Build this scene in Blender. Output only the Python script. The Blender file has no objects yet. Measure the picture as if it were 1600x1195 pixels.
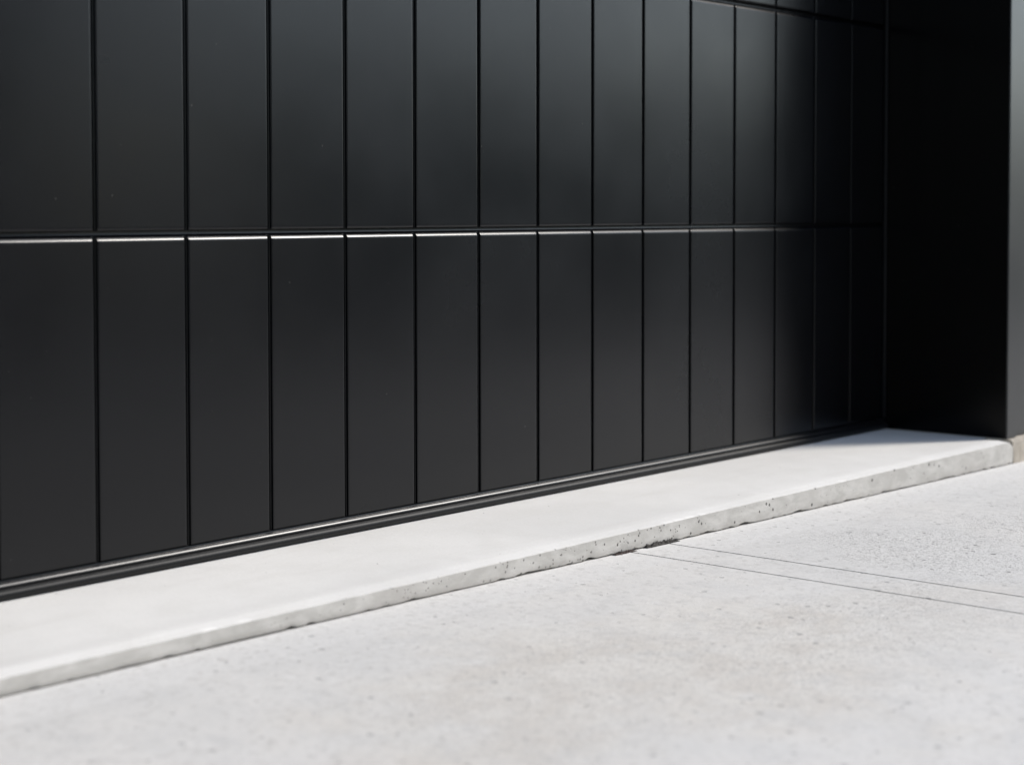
import bpy, bmesh, math, random
from mathutils import Vector, Matrix, noise
random.seed(7)
S = bpy.context.scene
COL = S.collection
R = math.radians

# ---------------------------------------------------------------- camera
YAW, PITCH, ROLL, CAMD, CAMH = 0.7083, 0.0389, 0.0010, 2.5073, 0.6423
cam = bpy.data.cameras.new('camera')
cam.sensor_width = 36.0
cam.lens = 2716.5 / 1600.0 * 36.0
cam.shift_y = (437.2 - 597.5) / 1600.0
cam.clip_start, cam.clip_end = 0.05, 2000.0
cam.dof.use_dof = True
cam.dof.focus_distance = 3.60
cam.dof.aperture_fstop = 2.7
cam.dof.aperture_blades = 9
camo = bpy.data.objects.new('camera', cam)
COL.objects.link(camo)
fw = Vector((math.cos(YAW), math.sin(YAW), 0)); rt = Vector((math.sin(YAW), -math.cos(YAW), 0)); up = Vector((0, 0, 1))
f2 = fw * math.cos(PITCH) - up * math.sin(PITCH)
u2 = up * math.cos(PITCH) + fw * math.sin(PITCH)
r3 = rt * math.cos(ROLL) - u2 * math.sin(ROLL)
u3 = rt * math.sin(ROLL) + u2 * math.cos(ROLL)
m = Matrix((r3, u3, -f2)).transposed().to_4x4()
m.translation = Vector((0, -CAMD, CAMH))
camo.matrix_world = m
S.camera = camo

# ---------------------------------------------------------------- light
SUN_ROT, SUN_EL = 124.0, 38.0          # compass angle from +Y towards +X, elevation
world = bpy.data.worlds.new('World'); S.world = world; world.use_nodes = True
wt = world.node_tree
sky = wt.nodes.new('ShaderNodeTexSky'); sky.sky_type = 'NISHITA'; sky.sun_disc = False
sky.sun_elevation = R(SUN_EL); sky.sun_rotation = R(SUN_ROT)
sky.dust_density = 0.4; sky.air_density = 1.0; sky.ozone_density = 1.0
hs = wt.nodes.new('ShaderNodeHueSaturation'); hs.inputs['Saturation'].default_value = 0.70   # thin bright haze whitens the blue
wt.links.new(sky.outputs[0], hs.inputs['Color'])
wt.links.new(hs.outputs[0], wt.nodes['Background'].inputs[0])
wt.nodes['Background'].inputs[1].default_value = 0.15
sun = bpy.data.lights.new('sun', 'SUN'); sun.energy = 2.35; sun.angle = R(11.0); sun.color = (1.0, 0.945, 0.875)
suno = bpy.data.objects.new('sun', sun); COL.objects.link(suno)
sd = Vector((math.sin(R(SUN_ROT)) * math.cos(R(SUN_EL)), math.cos(R(SUN_ROT)) * math.cos(R(SUN_EL)), math.sin(R(SUN_EL))))
suno.rotation_euler = sd.to_track_quat('Z', 'Y').to_euler()
suno.location = sd * 30
S.view_settings.view_transform = 'Standard'
S.view_settings.look = 'None'
S.view_settings.exposure = 0.87
S.view_settings.gamma = 1.0

# ---------------------------------------------------------------- node helpers
class NT:
    def __init__(s, name):
        s.m = bpy.data.materials.new(name); s.m.use_nodes = True
        s.t = s.m.node_tree; s.b = s.t.nodes['Principled BSDF']
    def n(s, kind, **kw):
        nd = s.t.nodes.new(kind)
        for k, v in kw.items(): setattr(nd, k, v)
        return nd
    def put(s, sock, v):
        if isinstance(v, bpy.types.NodeSocket): s.t.links.new(v, sock)
        else: sock.default_value = v
    def pos(s):
        return s.n('ShaderNodeNewGeometry').outputs['Position']
    def mapping(s, vec, scale=(1, 1, 1), loc=(0, 0, 0)):
        q = s.n('ShaderNodeMapping'); s.put(q.inputs['Vector'], vec)
        q.inputs['Scale'].default_value = scale; q.inputs['Location'].default_value = loc
        return q.outputs[0]
    def noise(s, vec, scale, detail=3.0, rough=0.5, dist=0.0, color=False):
        q = s.n('ShaderNodeTexNoise'); s.put(q.inputs['Vector'], vec)
        q.inputs['Scale'].default_value = scale; q.inputs['Detail'].default_value = detail
        q.inputs['Roughness'].default_value = rough; q.inputs['Distortion'].default_value = dist
        return q.outputs['Color' if color else 'Fac']
    def voro(s, vec, scale, rnd=1.0):
        q = s.n('ShaderNodeTexVoronoi'); s.put(q.inputs['Vector'], vec)
        q.inputs['Scale'].default_value = scale; q.inputs['Randomness'].default_value = rnd
        return q.outputs['Distance'], q.outputs['Color']
    def ramp(s, v, a, b, lo=0.0, hi=1.0):
        q = s.n('ShaderNodeMapRange', interpolation_type='SMOOTHSTEP'); s.put(q.inputs['Value'], v)
        q.inputs['From Min'].default_value = a; q.inputs['From Max'].default_value = b
        q.inputs['To Min'].default_value = lo; q.inputs['To Max'].default_value = hi
        return q.outputs[0]
    def math(s, op, a, b=0.0, c=0.0):
        q = s.n('ShaderNodeMath', operation=op)
        s.put(q.inputs[0], a); s.put(q.inputs[1], b); s.put(q.inputs[2], c)
        return q.outputs[0]
    def mix(s, f, a, b, blend='MIX'):
        q = s.n('ShaderNodeMix', data_type='RGBA', blend_type=blend)
        s.put(q.inputs[0], f); s.put(q.inputs[6], a); s.put(q.inputs[7], b)
        return q.outputs[2]
    def sep(s, v):
        q = s.n('ShaderNodeSeparateXYZ'); s.put(q.inputs[0], v); return q.outputs
    def bump(s, h, strength, dist, prev=None):
        q = s.n('ShaderNodeBump'); s.put(q.inputs['Height'], h)
        q.inputs['Strength'].default_value = strength; q.inputs['Distance'].default_value = dist
        if prev is not None: s.put(q.inputs['Normal'], prev)
        return q.outputs[0]
    def spots(s, vec, scale, rad, density, jitter=None):
        """round specks: 1 inside; density = share of cells that carry one"""
        d, c = s.voro(vec, scale)
        sp = s.n('ShaderNodeSeparateColor'); s.put(sp.inputs[0], c)
        r = s.math('MULTIPLY_ADD', s.math('POWER', sp.outputs[1], 1.6), rad, rad * .15)
        inside = s.ramp(s.math('SUBTRACT', d, r), -0.02, 0.02, 1.0, 0.0)
        keep = s.math('LESS_THAN', sp.outputs[0], density)
        return s.math('MULTIPLY', inside, keep)

def col(r, g=None, b=None):
    if g is None: g = b = r
    return (r, g, b, 1.0)

# ---------------------------------------------------------------- materials
def concrete_step_mat():
    q = NT('pale_cast_concrete'); p = q.pos(); nrm = q.sep(q.n('ShaderNodeNewGeometry').outputs['Normal'])
    big = q.noise(p, 1.7, 4, .55); mid = q.noise(q.mapping(p, (1.0, 1.0, 3.0)), 9.0, 5, .6); fine = q.noise(p, 160, 3, .6)
    c = q.mix(q.ramp(big, .35, .65), col(.63, .612, .578), col(.69, .67, .632))
    c = q.mix(q.ramp(mid, .42, .72, 0, .30), c, col(.57, .55, .505))
    # streaks left by the trowel on top
    st = q.noise(q.mapping(p, (1.2, 9.0, 1.0)), 2.2, 4, .6, .6)
    c = q.mix(q.ramp(st, .50, .75, 0, .30), c, col(.575, .55, .505))
    # the cast front face is greyer and blotchy with air holes
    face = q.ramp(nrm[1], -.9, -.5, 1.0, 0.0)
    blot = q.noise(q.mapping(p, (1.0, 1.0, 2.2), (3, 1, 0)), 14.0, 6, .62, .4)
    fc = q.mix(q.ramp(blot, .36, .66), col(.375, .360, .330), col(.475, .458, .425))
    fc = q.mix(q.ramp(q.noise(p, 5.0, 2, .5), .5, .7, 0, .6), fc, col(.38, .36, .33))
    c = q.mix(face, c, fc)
    xx = q.sep(p)[0]
    near = q.ramp(q.math('ABSOLUTE', q.math('SUBTRACT', xx, 2.75)), .25, 1.0, 1.0, 0.0)
    dens = q.math('MULTIPLY_ADD', near, .30, q.ramp(q.noise(q.mapping(p, (1, 1, .4), (0, 2, 0)), 3.2, 2, .5), .40, .62, 0.02, .22))
    h1 = q.spots(p, 70, .27, dens); h2 = q.spots(q.mapping(p, (1, 1, 1), (7, 3, 1)), 150, .34, dens)
    h3 = q.spots(q.mapping(p, (1, 1, 1), (1, 9, 4)), 28, .13, dens)
    holes = q.math('MAXIMUM', q.math('MAXIMUM', h1, q.math('MULTIPLY', h2, .7)), h3)
    holes_f = q.math('MULTIPLY', holes, face)
    few = q.math('MULTIPLY', q.spots(q.mapping(p, (1, 1, 1), (5, 5, 5)), 38, .08, .10), q.math('SUBTRACT', 1.0, face))
    holes_a = q.math('MAXIMUM', holes_f, q.math('MULTIPLY', few, .6))
    c = q.mix(holes_a, c, col(.10, .095, .085))
    c = q.mix(q.ramp(fine, .3, .7, 0, .10), c, col(.40))
    q.put(q.b.inputs['Base Color'], c); q.put(q.b.inputs['Roughness'], .82)
    q.b.inputs['Specular IOR Level'].default_value = .3
    n1 = q.bump(fine, .25, .0012)
    n2 = q.bump(mid, .35, .004, n1)
    n3 = q.bump(q.math('SUBTRACT', 1.0, holes_a), .8, .003, n2)
    q.put(q.b.inputs['Normal'], n3)
    return q.m

def driveway_mat():
    q = NT('broomed_grey_concrete'); p = q.pos(); xyz = q.sep(p)
    big = q.noise(p, 1.15, 3, .5, .3); mid = q.noise(p, 6.5, 5, .6); fine = q.noise(p, 220, 3, .65)
    def patch(cx, cy, rx, ry, amt=1.0):
        dx = q.math('DIVIDE', q.math('SUBTRACT', xyz[0], cx), rx); dy = q.math('DIVIDE', q.math('SUBTRACT', xyz[1], cy), ry)
        d = q.math('SQRT', q.math('ADD', q.math('MULTIPLY', dx, dx), q.math('MULTIPLY', dy, dy)))
        d = q.math('ADD', d, q.math('MULTIPLY', q.math('SUBTRACT', q.noise(q.mapping(p, (1, 1, 1), (cx, cy, 0)), 4.5, 5, .62), .5), 2.6))
        return q.ramp(d, .35, 1.35, amt, 0.0)
    c = q.mix(q.ramp(big, .38, .62), col(.572, .557, .530), col(.598, .575, .538))
    c = q.mix(q.ramp(mid, .42, .7, 0, .45), c, col(.515, .503, .480))
    tan = q.math('MAXIMUM', patch(2.05, -1.02, .60, .36, .8), patch(2.6, -1.15, .5, .22, .5))
    c = q.mix(tan, c, q.mix(q.ramp(q.noise(p, 11, 4, .6), .35, .65), col(.535, .495, .440), col(.60, .568, .515)))
    c = q.mix(q.ramp(q.noise(q.mapping(p, (1, 1, 1), (4, 0, 0)), 14, 5, .65), .5, .72, 0, .45), c, col(.47, .46, .44))
    c = q.mix(q.ramp(q.noise(q.mapping(p, (1, 1, 1), (0, 6, 0)), 24, 4, .7), .56, .74, 0, .4), c, col(.68, .665, .635))
    # worn zones where the cement skin has gone and the sand shows
    worn = q.math('MAXIMUM', patch(3.30, -.86, .42, .26), patch(4.1, -.95, .45, .2, .8))
    worn = q.math('MAXIMUM', worn, patch(2.45, -1.12, .50, .20, .55))
    worn = q.math('MAXIMUM', worn, patch(1.95, -1.02, .55, .25, .35))
    # a hand-trowelled smooth margin follows the step
    edge = q.ramp(q.math('ADD', xyz[1], q.math('MULTIPLY', q.math('SUBTRACT', q.noise(p, 9, 2, .5), .5), .012)), -.548, -.540)
    worn = q.math('MULTIPLY', worn, q.math('SUBTRACT', 1.0, edge))
    c = q.mix(q.math('MULTIPLY', edge, .45), c, col(.63, .613, .585))
    s1 = q.spots(p, 360, .55, .5); s2 = q.spots(q.mapping(p, (1, 1, 1), (3, 8, 2)), 175, .42, .40)
    s3 = q.spots(q.mapping(p, (1, 1, 1), (9, 1, 2)), 40, .19, .50)
    sand = q.math('MULTIPLY', q.math('MAXIMUM', s1, s2), worn)
    c = q.mix(q.math('MULTIPLY', sand, .9), c, col(.19, .18, .165))
    c = q.mix(q.math('MULTIPLY', s3, q.ramp(worn, 0, 1, .42, .95)), c, col(.16, .155, .145))
    w1 = q.spots(q.mapping(p, (1, 1, 1), (2, 2, 7)), 85, .28, .22)
    c = q.mix(q.math('MULTIPLY', w1, q.ramp(worn, 0, 1, .25, .75)), c, col(.80, .78, .74))
    c = q.mix(q.ramp(fine, .3, .7, 0, .20), c, col(.36))
    c = q.mix(q.ramp(q.noise(q.mapping(p, (1, 1, 1), (3, 3, 0)), 62, 4, .65), .50, .68, 0, .55), c, col(.42, .402, .375))
    q.put(q.b.inputs['Base Color'], c); q.put(q.b.inputs['Roughness'], .8)
    q.b.inputs['Specular IOR Level'].default_value = .3
    n1 = q.bump(fine, .35, .0012)
    n2 = q.bump(q.noise(p, 38, 4, .6), .35, .003, q.bump(mid, .25, .004, n1))
    n3 = q.bump(q.math('SUBTRACT', q.math('MULTIPLY', w1, .5), q.math('MAXIMUM', sand, s3)), .7, .0022, n2)
    q.put(q.b.inputs['Normal'], n3)
    return q.m

def paint_mat(name, base, rough, dust=.12, grain=.03, spec=.5):
    q = NT(name); p = q.pos()
    c = q.mix(q.ramp(q.noise(p, 3.5, 4, .6), .4, .7, 0, .35), col(*base), col(*[v * 1.35 for v in base]))
    d = q.spots(p, 34, .045, dust)
    d2 = q.spots(q.mapping(p, (1, 1, 1), (4, 4, 2)), 95, .07, dust * .5)
    c = q.mix(q.math('MAXIMUM', q.math('MULTIPLY', d, .16), q.math('MULTIPLY', d2, .16)), c, col(.30, .28, .26))
    q.put(q.b.inputs['Base Color'], c); q.b.inputs['Specular IOR Level'].default_value = spec
    q.put(q.b.inputs['Roughness'], q.ramp(q.noise(p, 2.3, 5, .6), .3, .7, rough - .03, rough + .03))
    g = q.noise(p, 900, 2, .5)
    n1 = q.bump(g, grain, .0006)
    q.put(q.b.inputs['Normal'], q.bump(q.noise(p, 4.0, 2, .5), .08, .004, n1))
    return q.m

def plain(name, c, rough, spec=.5, nscale=60, amt=.25, bump=.2):
    q = NT(name); p = q.pos(); f = q.noise(p, nscale, 4, .6)
    q.put(q.b.inputs['Base Color'], q.mix(q.ramp(f, .35, .65), col(*[v * (1 - amt) for v in c]), col(*[v * (1 + amt) for v in c])))
    q.put(q.b.inputs['Roughness'], rough); q.b.inputs['Specular IOR Level'].default_value = spec
    q.put(q.b.inputs['Normal'], q.bump(f, bump, .003))
    return q.m

M_STEP = concrete_step_mat()
M_DRIVE = driveway_mat()
M_DOOR = paint_mat('black_satin_powder_coat', (.0013, .0015, .0023), .25, spec=.36)
M_WALL = paint_mat('black_wall_cladding', (.0010, .0010, .0012), .20, .04, spec=.15)
M_RAIL = paint_mat('black_anodised_rail', (.004, .004, .0045), .32, .04, spec=.4)
M_TRIM = paint_mat('dark_grey_flashing', (.0085, .0088, .0095), .32, .05)
M_SEAL = plain('black_rubber', (.0045, .0047, .0052), .50, .22, 200, .12, .08)
M_FOOT = plain('beige_footing_concrete', (.34, .305, .255), .9, .2, 30, .14, .5)
M_DIRT = plain('dark_soil', (.055, .05, .045), .95, .2, 300, .5, 1.0)
M_RUST = plain('reddish_soil', (.065, .050, .044), .95, .2, 300, .6, 1.0)
M_GROUND = plain('dark_asphalt', (.05, .05, .05), .9, .3, 80, .25, .4)
M_HEDGE = plain('hedge_leaf', (.035, .06, .025), .6, .4, 40, .4, .0)

# ---------------------------------------------------------------- object helpers
def link(name, bm, mat, parent=None, smooth=True):
    me = bpy.data.meshes.new(name); bm.normal_update(); bm.to_mesh(me); bm.free()
    me.materials.append(mat)
    if smooth:
        for poly in me.polygons: poly.use_smooth = True
        try: me.set_sharp_from_angle(angle=R(38))
        except Exception: pass
    o = bpy.data.objects.new(name, me); COL.objects.link(o)
    if parent: o.parent = parent
    return o
def empty(name, loc=(0, 0, 0)):
    o = bpy.data.objects.new(name, None); o.location = loc; o.empty_display_size = .1; COL.objects.link(o); return o
def tag(o, label=None, cat=None, group=None, kind=None):
    for k, v in (('label', label), ('category', cat), ('group', group), ('kind', kind)):
        if v: o[k] = v
    return o
def box(bm, x0, x1, y0, y1, z0, z1, bev=0.0):
    vs = [bm.verts.new(c) for c in ((x0,y0,z0),(x1,y0,z0),(x1,y1,z0),(x0,y1,z0),(x0,y0,z1),(x1,y0,z1),(x1,y1,z1),(x0,y1,z1))]
    fs = [bm.faces.new([vs[i] for i in f]) for f in ((0,3,2,1),(4,5,6,7),(0,1,5,4),(1,2,6,5),(2,3,7,6),(3,0,4,7))]
    if bev:
        es = set(e for f in fs for e in f.edges)
        bmesh.ops.bevel(bm, geom=list(es), offset=bev, segments=3, profile=.6, affect='EDGES')
def sweep(bm, prof, xs, fn=None, caps=True):
    """prof: list of (y,z) going round; swept along x"""
    rows = []
    for x in xs:
        rows.append([bm.verts.new(fn(x, y, z, i) if fn else (x, y, z)) for i, (y, z) in enumerate(prof)])
    n = len(prof)
    for a, b in zip(rows, rows[1:]):
        for i in range(n):
            j = (i + 1) % n
            bm.faces.new((a[i], b[i], b[j], a[j]))
    if caps:
        bm.faces.new(rows[0]); bm.faces.new(list(reversed(rows[-1])))
    bmesh.ops.recalc_face_normals(bm, faces=bm.faces[:])

# ---------------------------------------------------------------- ground, driveway
XL, XR = -0.42, 4.6188            # the two reveals of the garage opening
def zg(x):                        # the driveway falls gently to the right
    return -0.0191 - 0.0131 * (min(max(x, -6), 12) - 1.0) - .0045 * min(max((2.2 - x) / 1.0, 0), 1)
def yf(x):                        # front edge of the step
    return -0.4272 + 0.0041 * (x - 1.0)
def nz(x, y=0.0, z=0.0, s=1.0): return noise.noise(Vector((x * s, y * s, z * s)))

bm = bmesh.new()
g = 600.0
vs = [bm.verts.new(c) for c in ((-g, -g, -.19), (g, -g, -.19), (g, g, -.19), (-g, g, -.19))]
bm.faces.new(vs)
tag(link('ground', bm, M_GROUND, smooth=False), kind='structure')

# driveway with its two saw cuts (real slots)
J1, J2, HW = 2.9323, 2.8013, 0.0032
bm = bmesh.new()
def slab_x():
    xs = []
    x = -5.0
    while x < 11.0: xs.append(x); x += .25
    xs = [v for v in xs if min(abs(v - J1), abs(v - J2)) > .02]
    return xs
ys = [-.30, -.42, -.5, -.6, -.75, -.9, -1.1, -1.35, -1.7, -2.1, -2.6, -3.2, -4.0, -5.0, -6.5]
fine_y = []
y = -.30
while y > -2.2: fine_y.append(y); y -= .012
fine_y += [-2.4, -2.7, -3.0]
cols = sorted(slab_x() + [-5.0, 11.0])
seq = []          # (x, side) with None separating the slots
for xx in cols: seq.append((xx, 0))
for J in (J1, J2): seq += [(J - HW, -1), (J - HW, -2), (J + HW, 2), (J + HW, 1)]
order = {0: 0, -1: 0, -2: 1, 2: 2, 1: 3}
seq.sort(key=lambda t: (round(t[0], 5), order[t[1]]))
grid = []
for xx, sd_ in seq:
    row = []
    for yy in fine_y:
        wob = 0.0
        if sd_: wob = .0007 * nz(yy, 3.1 if xx > 2.85 else 8.2, 0, 22) + .0009 * max(0, nz(yy, 5.0 + sd_, xx, 60) - .2) * (1 if sd_ > 0 else -1)
        dz = -.03 if abs(sd_) == 2 else 0.0
        row.append(bm.verts.new((xx + wob, yy, zg(xx) + dz)))
    grid.append(row)
for a, b in zip(grid, grid[1:]):
    for i in range(len(fine_y) - 1):
        bm.faces.new((a[i], a[i + 1], b[i + 1], b[i]))
bmesh.ops.recalc_face_normals(bm, faces=bm.faces[:])
for f in bm.faces:
    if abs(f.normal.z) > .5 and f.normal.z < 0: f.normal_flip()
drv = tag(link('driveway', bm, M_DRIVE, smooth=False), kind='structure')

# ---------------------------------------------------------------- concrete step
xs = []
x = XL
while x < XR - .010: xs.append(x); x += .008
xs.append(XR - .0025)
# profile index -> (dy from front edge (None = absolute y), z)
P = [('abs', .10, -.14), ('abs', .10, 0), ('abs', -.03, 0), ('abs', -.12, 0), ('abs', -.22, 0), ('abs', -.32, 0),
     ('f', .060, .0008), ('f', .0285, .0016), ('f', .0265, .0013), ('f', .0140, .0000), ('f', .0016, -.0013), ('f', 0, -.0030),
     ('f', 0, 'q1'), ('f', 0, 'q2'), ('f', .0005, 'q3'), ('f', .002, 'bot'), ('f', .03, 'bot2'), ('f', .06, 'under')]
def step_pt(x, i):
    k, y, z = P[i]
    yy = y if k == 'abs' else yf(x) + y
    gap = .0026 + .0024 * max(0, nz(x, 1.3, 0, 3.1)) + .0055 * max(0, nz(x, 7.7, 0, 11) - .18) + .0055 * max(0, nz(x, 2.2, 0, 47) - .1)
    g0 = zg(x); top = -.0030; bot = g0 + gap
    if z == 'q1': z = top + (bot - top) * .3
    elif z == 'q2': z = top + (bot - top) * .62
    elif z == 'q3': z = top + (bot - top) * .9
    elif z == 'bot': z = bot
    elif z == 'bot2': z = bot + .001
    elif z == 'under': z = -.14
    if k == 'f' and 6 < i < 12: z += .003 * min(max((2.2 - x) / 1.0, 0), 1)
    # gentle unevenness
    if k == 'f' and i < 16:
        yy += .0003 * nz(x, i * .1, 0, 4) + .0001 * nz(x, i * 1.3, 5, 40)
        if 7 <= i <= 11:
            z += .0003 * nz(x, 4, 0, 5) + .0001 * nz(x, i * .8, 9, 55)
    # the corner at the right end is rounded off in plan
    e = XR - .0025 - x
    if k == 'f' and e < .05: yy += .003 * (1 - e / .05) ** 2
    if k == 'f' and e < .05 and isinstance(P[i][2], (int, float)): z -= .018 * (1 - e / .05) ** 2
    return (x, yy, z)
bm = bmesh.new(); rows = [[bm.verts.new(step_pt(x, i)) for i in range(len(P))] for x in xs]
n = len(P)
for a, b in zip(rows, rows[1:]):
    for i in range(n):
        j = (i + 1) % n; bm.faces.new((a[i], b[i], b[j], a[j]))
bm.faces.new(rows[0]); bm.faces.new(list(reversed(rows[-1])))
bmesh.ops.recalc_face_normals(bm, faces=bm.faces[:])
tag(link('concrete_step', bm, M_STEP), 'long low off-white concrete step with rounded edge below the black garage door', 'step')

# dirt caught where the saw cuts meet the step
def clump(name, cx, cy, L, W, H, mat, seed, label):
    bm = bmesh.new(); random.seed(seed)
    nx, ny = 44, 14; vs = {}
    for i in range(nx + 1):
        for j in range(ny + 1):
            u = i / nx * 2 - 1; v = j / ny * 2 - 1
            e = max(0, 1 - u * u * (1 + .5 * u)) ** .6 * max(0, 1 - v * v) ** .5
            h = e * (H * (.55 + .6 * nz(u * 3, v * 2, seed, 1.7)) + H * .22 * nz(u * 9, v * 4, seed, 1.3))
            x = cx + u * L; y = cy + v * W + .003 * nz(u * 5, v * 3, seed)
            vs[i, j] = bm.verts.new((x - cx, y - cy, max(h, 0) if e > 0 else 0))
    for i in range(nx):
        for j in range(ny):
            bm.faces.new((vs[i, j], vs[i + 1, j], vs[i + 1, j + 1], vs[i, j + 1]))
    bot = [bm.verts.new((a * L, b * W, -.004)) for a, b in ((-1, -1), (1, -1), (1, 1), (-1, 1))]
    bm.faces.new(list(reversed(bot)))
    o = link(name, bm, mat, smooth=False); o.location = (cx, cy, zg(cx)); 
    return tag(o, label, 'dirt clump', 'dirt caught where the saw cuts meet the step')
clump('dirt_clump', 2.913, yf(2.91) + .001, .058, .007, .0120, M_DIRT, 3, 'larger dark grey crumbly dirt clump against the concrete step, at the farther saw cut')
clump('dirt_clump', 2.784, yf(2.78) + .000, .036, .006, .0060, M_RUST, 9, 'small reddish brown dirt clump against the concrete step, at the nearer saw cut')

# ---------------------------------------------------------------- garage door
ZB, Z1, Z2 = 0.0305, 0.5923, 1.1715
door = empty('garage_door', ((XL + XR) / 2, 0, 0))
tag(door, 'wide black sectional garage door with narrow vertical grooves above the concrete step', 'garage door')
DX = (XL + XR) / 2
G0, GP = 1.8171, 0.2
grooves = [G0 + GP * k for k in range(-12, 15) if XL + .03 < G0 + GP * k < XR - .03]
_GP = [(.0060, 0), (.0055, .0003), (.0052, .0010), (.0050, .0030), (.0048, .0058), (.0040, .0066)]
GPROF = [(-.0105, 0), (-.0085, 0)] + [(-a, e) for a, e in _GP] + [(0, .0068)] + [(a, e) for a, e in reversed(_GP)] + [(.0085, 0), (.0105, 0)]
def section(z0, z1):
    """one door section, z0 = bottom of its flat face, z1 = top of its flat face; local coordinates from z0"""
    h = z1 - z0
    xs = [(XL + .006, 0.0), (XR - .006, 0.0)]
    for gx in grooves:
        for d, e in GPROF: xs.append((gx + d, e))
        xs.append((gx + GP * .33, 0)); xs.append((gx + GP * .66, 0))
    xs = sorted([t for t in xs if XL + .005 < t[0] < XR - .005])
    prof = [(.030, .004), (.0055, 0.0), (.0030, .0003), (.0012, .0012), (.0003, .0026), (0, .0045)]
    prof += [(0, .0075), (0, .012)] + [(0, h * k / 14) for k in range(1, 14)]
    prof += [(0, h - .008), (0, h - .0035), (0, h - .0008)]
    prof += [(.0002, h + .0002), (.0007, h + .0014), (.0013, h + .0024), (.0029, h + .0048), (.0045, h + .0066), (.0064, h + .0078), (.0088, h + .0083)]
    prof += [(.0130, h + .0085), (.0148, h + .0090), (.0155, h + .0100), (.0157, h + .0115), (.0159, h + .0135), (.0160, h + .024), (.030, h + .024)]
    bm = bmesh.new(); rows = []
    for x, e in xs:
        # faint oil-canning of the thin sheet
        rows.append([bm.verts.new((x - DX, max(y, e) if y < .0115 else y, z)) for (y, z) in prof])
    m_ = len(prof)
    for a, b in zip(rows, rows[1:]):
        for i in range(m_):
            j = (i + 1) % m_
            bm.faces.new((a[i], b[i], b[j], a[j]))
    bm.faces.new(rows[0]); bm.faces.new(list(reversed(rows[-1])))
    bmesh.ops.recalc_face_normals(bm, faces=bm.faces[:])
    return bm
SEC = 0.5792
GAP = 0.0175                                  # face to face across a seam
p0 = link('door_panel', section(0, Z1 - ZB - .001), M_DOOR, door); p0.location = (0, 0, ZB + .001)
p1 = link('door_panel', section(0, SEC - GAP), M_DOOR, door); p1.location = (0, 0, Z1 + GAP)
for k in (1, 2):
    c = p1.copy(); COL.objects.link(c); c.parent = door; c.location = (0, 0, Z1 + GAP + SEC * k)
TOP = Z1 + SEC * 3
# aluminium retainer and rubber seal along the bottom
bm = bmesh.new()
sweep(bm, [(.03, .0215), (.03, .0308), (.0045, .0308), (.0036, .0268), (.0004, .0264), (-.0008, .0272), (-.0018, .0290), (-.0034, .0301), (-.0056, .0300), (-.0082, .0286), (-.0104, .0260), (-.0116, .0238), (-.0114, .0224), (-.008, .0218)],
      [XL + .006 - DX, XR - .006 - DX])
link('bottom_rail', bm, M_RAIL, door)
bm = bmesh.new()
prof = [(.02, .0205), (-.0100, .0208)]
for a in range(60, -76, -15):
    prof.append((-.0095 - .0110 * math.cos(R(a)), .0108 + .0090 * math.sin(R(a))))
prof += [(-.004, .0030), (.02, .0030)]
n_x = [XL + .004 + (XR - XL - .008) * k / 120 for k in range(121)]
sweep(bm, prof, n_x, lambda x, y, z, i: (x - DX, y + (.0009 * nz(x, 1, 0, 1.7) if y < -.005 else 0), z + .0004))
link('rubber_seal', bm, M_SEAL, door)

# ---------------------------------------------------------------- house around the opening
YJ = -0.3912
house = empty('house', (5.5, 1.0, 0))
tag(house, 'black clad house wall with deep square reveal beside and over the garage door', 'house')
def hpart(name, bm, mat, smooth=False):
    o = link(name, bm, mat, house, smooth)
    o.location = (-5.5, -1.0, 0); return o
bm = bmesh.new(); box(bm, XR, XR + .055, YJ + .004, .12, .0015, 3.4, 0)
hpart('side_reveal', bm, M_WALL)
bm = bmesh.new(); box(bm, XL - .055, XL, YJ + .004, .12, .0015, 3.4, 0)
hpart('side_reveal', bm, M_WALL)
bm = bmesh.new(); box(bm, XL, XR, YJ + .004, .12, TOP + .03, 3.4, 0)
hpart('lintel', bm, M_WALL)
bm = bmesh.new(); box(bm, XR + .055, 11.0, YJ + .010, .12, .0015, 3.4, 0)
hpart('front_wall', bm, M_TRIM)
bm = bmesh.new(); box(bm, -6.0, XL - .055, YJ + .010, .12, .0015, 3.4, 0)
hpart('front_wall', bm, M_TRIM)
# corner flashing: an L of folded sheet
bm = bmesh.new()
def flashing(bm, x0, s):
    t = .0025; w = .055
    pts = [(x0 - s * t, YJ + .0045), (x0 - s * t, YJ + .0022), (x0 - s * (t * .4), YJ + .0002), (x0 + s * .002, YJ), (x0 + s * w, YJ), (x0 + s * w, YJ + .0035), (x0 + s * .0005, YJ + .0035), (x0 + s * .0005, YJ + .0045)]
    a = [bm.verts.new((x, y, .002)) for x, y in pts]; b = [bm.verts.new((x, y, 3.39)) for x, y in pts]
    for i in range(len(pts)):
        j = (i + 1) % len(pts); bm.faces.new((a[i], a[j], b[j], b[i]))
    bm.faces.new(a); bm.faces.new(list(reversed(b)))
    bmesh.ops.recalc_face_normals(bm, faces=bm.faces[:])
flashing(bm, XR, 1)
hpart('corner_trim', bm, M_TRIM)
bm = bmesh.new(); flashing(bm, XL, -1); hpart('corner_trim', bm, M_TRIM)
# thin vertical stop strip in the inner corner, against the door
bm = bmesh.new(); box(bm, XR - .009, XR - .0005, -.010, -.0015, .034, TOP, .002)
hpart('door_stop', bm, M_SEAL, True)
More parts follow.
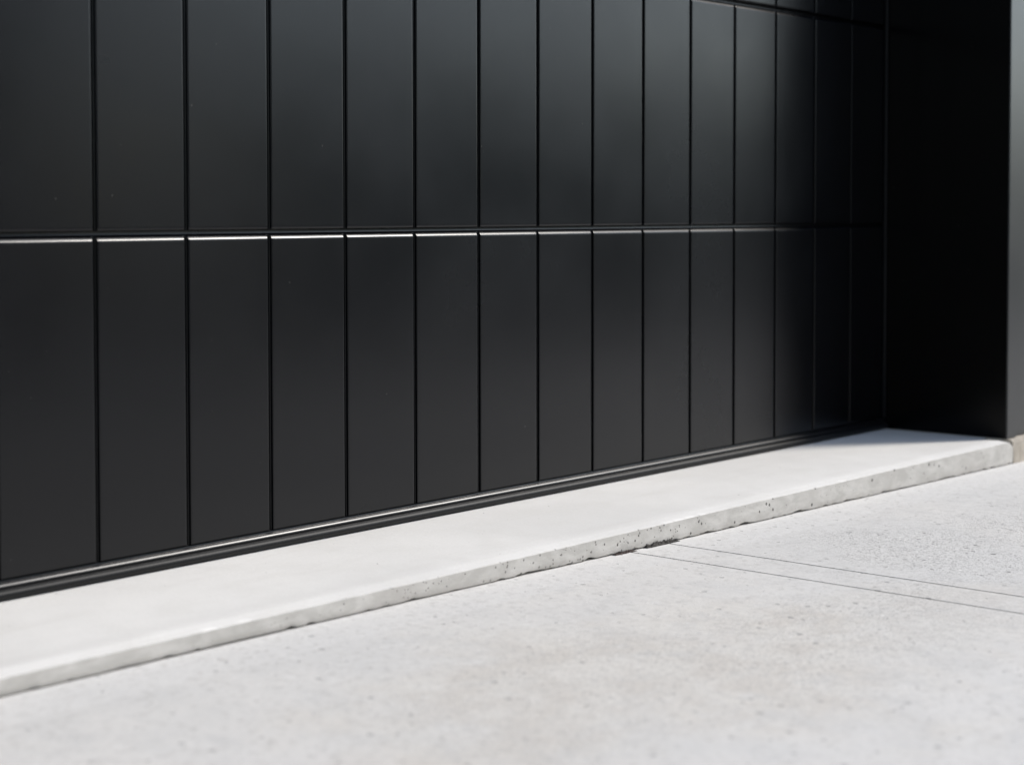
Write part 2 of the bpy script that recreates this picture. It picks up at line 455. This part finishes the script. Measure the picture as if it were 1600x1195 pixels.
# footing under the outer wall
bm = bmesh.new()
xs2 = [XR - .0015 + k * .02 for k in range(0, 320)]
fp = [(.1, -.3), (.1, .001), (YJ + .02, .001), (YJ - .010, .000), (YJ - .016, -.004), (YJ - .018, -.010), (YJ - .018, -.03), (YJ - .018, -.050), (YJ - .018, -.3)]
sweep(bm, fp, xs2, lambda x, y, z, i: (x, y + (.003 * nz(x, i, 0, 9) if y < -.3 else 0), (z if i < 7 or i == 8 else zg(x) + .004 + .004 * nz(x, 3, 0, 12)) ))
hpart('footing', bm, M_FOOT, True)

for xa, xb in ((-6.2, -6.002), (11.002, 11.2)):
    bm = bmesh.new(); box(bm, xa, xb, YJ + .02, 6.2, -.3, 3.4, 0); hpart('side_wall', bm, M_WALL)
# roof slab behind the parapet so that the house is closed
bm = bmesh.new(); box(bm, -6.0, 11.0, .125, 6.0, 3.2, 3.35, 0); hpart('roof', bm, M_WALL)
bm = bmesh.new(); box(bm, -6.0, 11.0, 6.002, 6.2, -.3, 3.4, 0); hpart('back_wall', bm, M_WALL)

# ---------------------------------------------------------------- unseen blocks across the road, added to give the door dark reflections
nb = empty('added_house', (2.0, -17.0, 0))
tag(nb, 'unseen dark brick house across the road, added for dark reflections in the door', 'house')
M_BRICK = plain('dark_brick', (.045, .043, .046), .85, .3, 12, .3)
M_ROOF = plain('dark_roof_tile', (.04, .04, .045), .7, .4, 8, .3)
M_GLASS = plain('window_glass', (.02, .025, .03), .1, .6, 2, .1, 0)
bm = bmesh.new(); box(bm, -16, 12, -6, 0, -.32, 6.2); link('wall', bm, M_BRICK, nb, False)
bm = bmesh.new()
a = [bm.verts.new(c) for c in ((-16.6, .6, 6.1), (12.6, .6, 6.1), (12.6, -6.6, 6.1), (-16.6, -6.6, 6.1), (-13, -3, 8.6), (9, -3, 8.6))]
for f in ((0, 1, 5, 4), (1, 2, 5), (2, 3, 4, 5), (3, 0, 4), (3, 2, 1, 0)): bm.faces.new([a[i] for i in f])
link('roof', bm, M_ROOF, nb, False)
bm = bmesh.new(); box(bm, -.8, .8, -.05, .03, 0, 1.3); w0 = link('window', bm, M_GLASS, nb, False); w0.location = (-12, 0, 1.2)
for i in range(1, 10):
    c = w0.copy(); COL.objects.link(c); c.parent = nb; c.location = (-12 + 5 * (i % 5), 0, 1.2 + 2.9 * (i // 5))
rng = random.Random(4)
def added_hedge(x0, x1, y, h, label):  # leafy block out of frame, put in only to darken the door's reflections
    bm = bmesh.new()
    for k in range(int((x1 - x0) * 60)):
        c = Vector((rng.uniform(x0, x1), y + rng.uniform(-.7, .7), -.3 + h * rng.random() ** .7 + .3 * nz(rng.random() * 9)))
        u = Vector((rng.gauss(0, 1), rng.gauss(0, 1), rng.gauss(0, 1))).normalized() * .16
        v = u.orthogonal().normalized() * .12
        bm.faces.new([bm.verts.new(c + d) for d in (u, v, -u, -v)])
    box(bm, x0, x1, y - .45, y + .45, -.32, h * .85)
    return tag(link('added_hedge', bm, M_HEDGE, smooth=False), label, 'added_hedge')
added_hedge(15.0, 70.0, -16.0, 3.4, 'unseen clipped dark greenery across the road, added for dark reflections in the door')
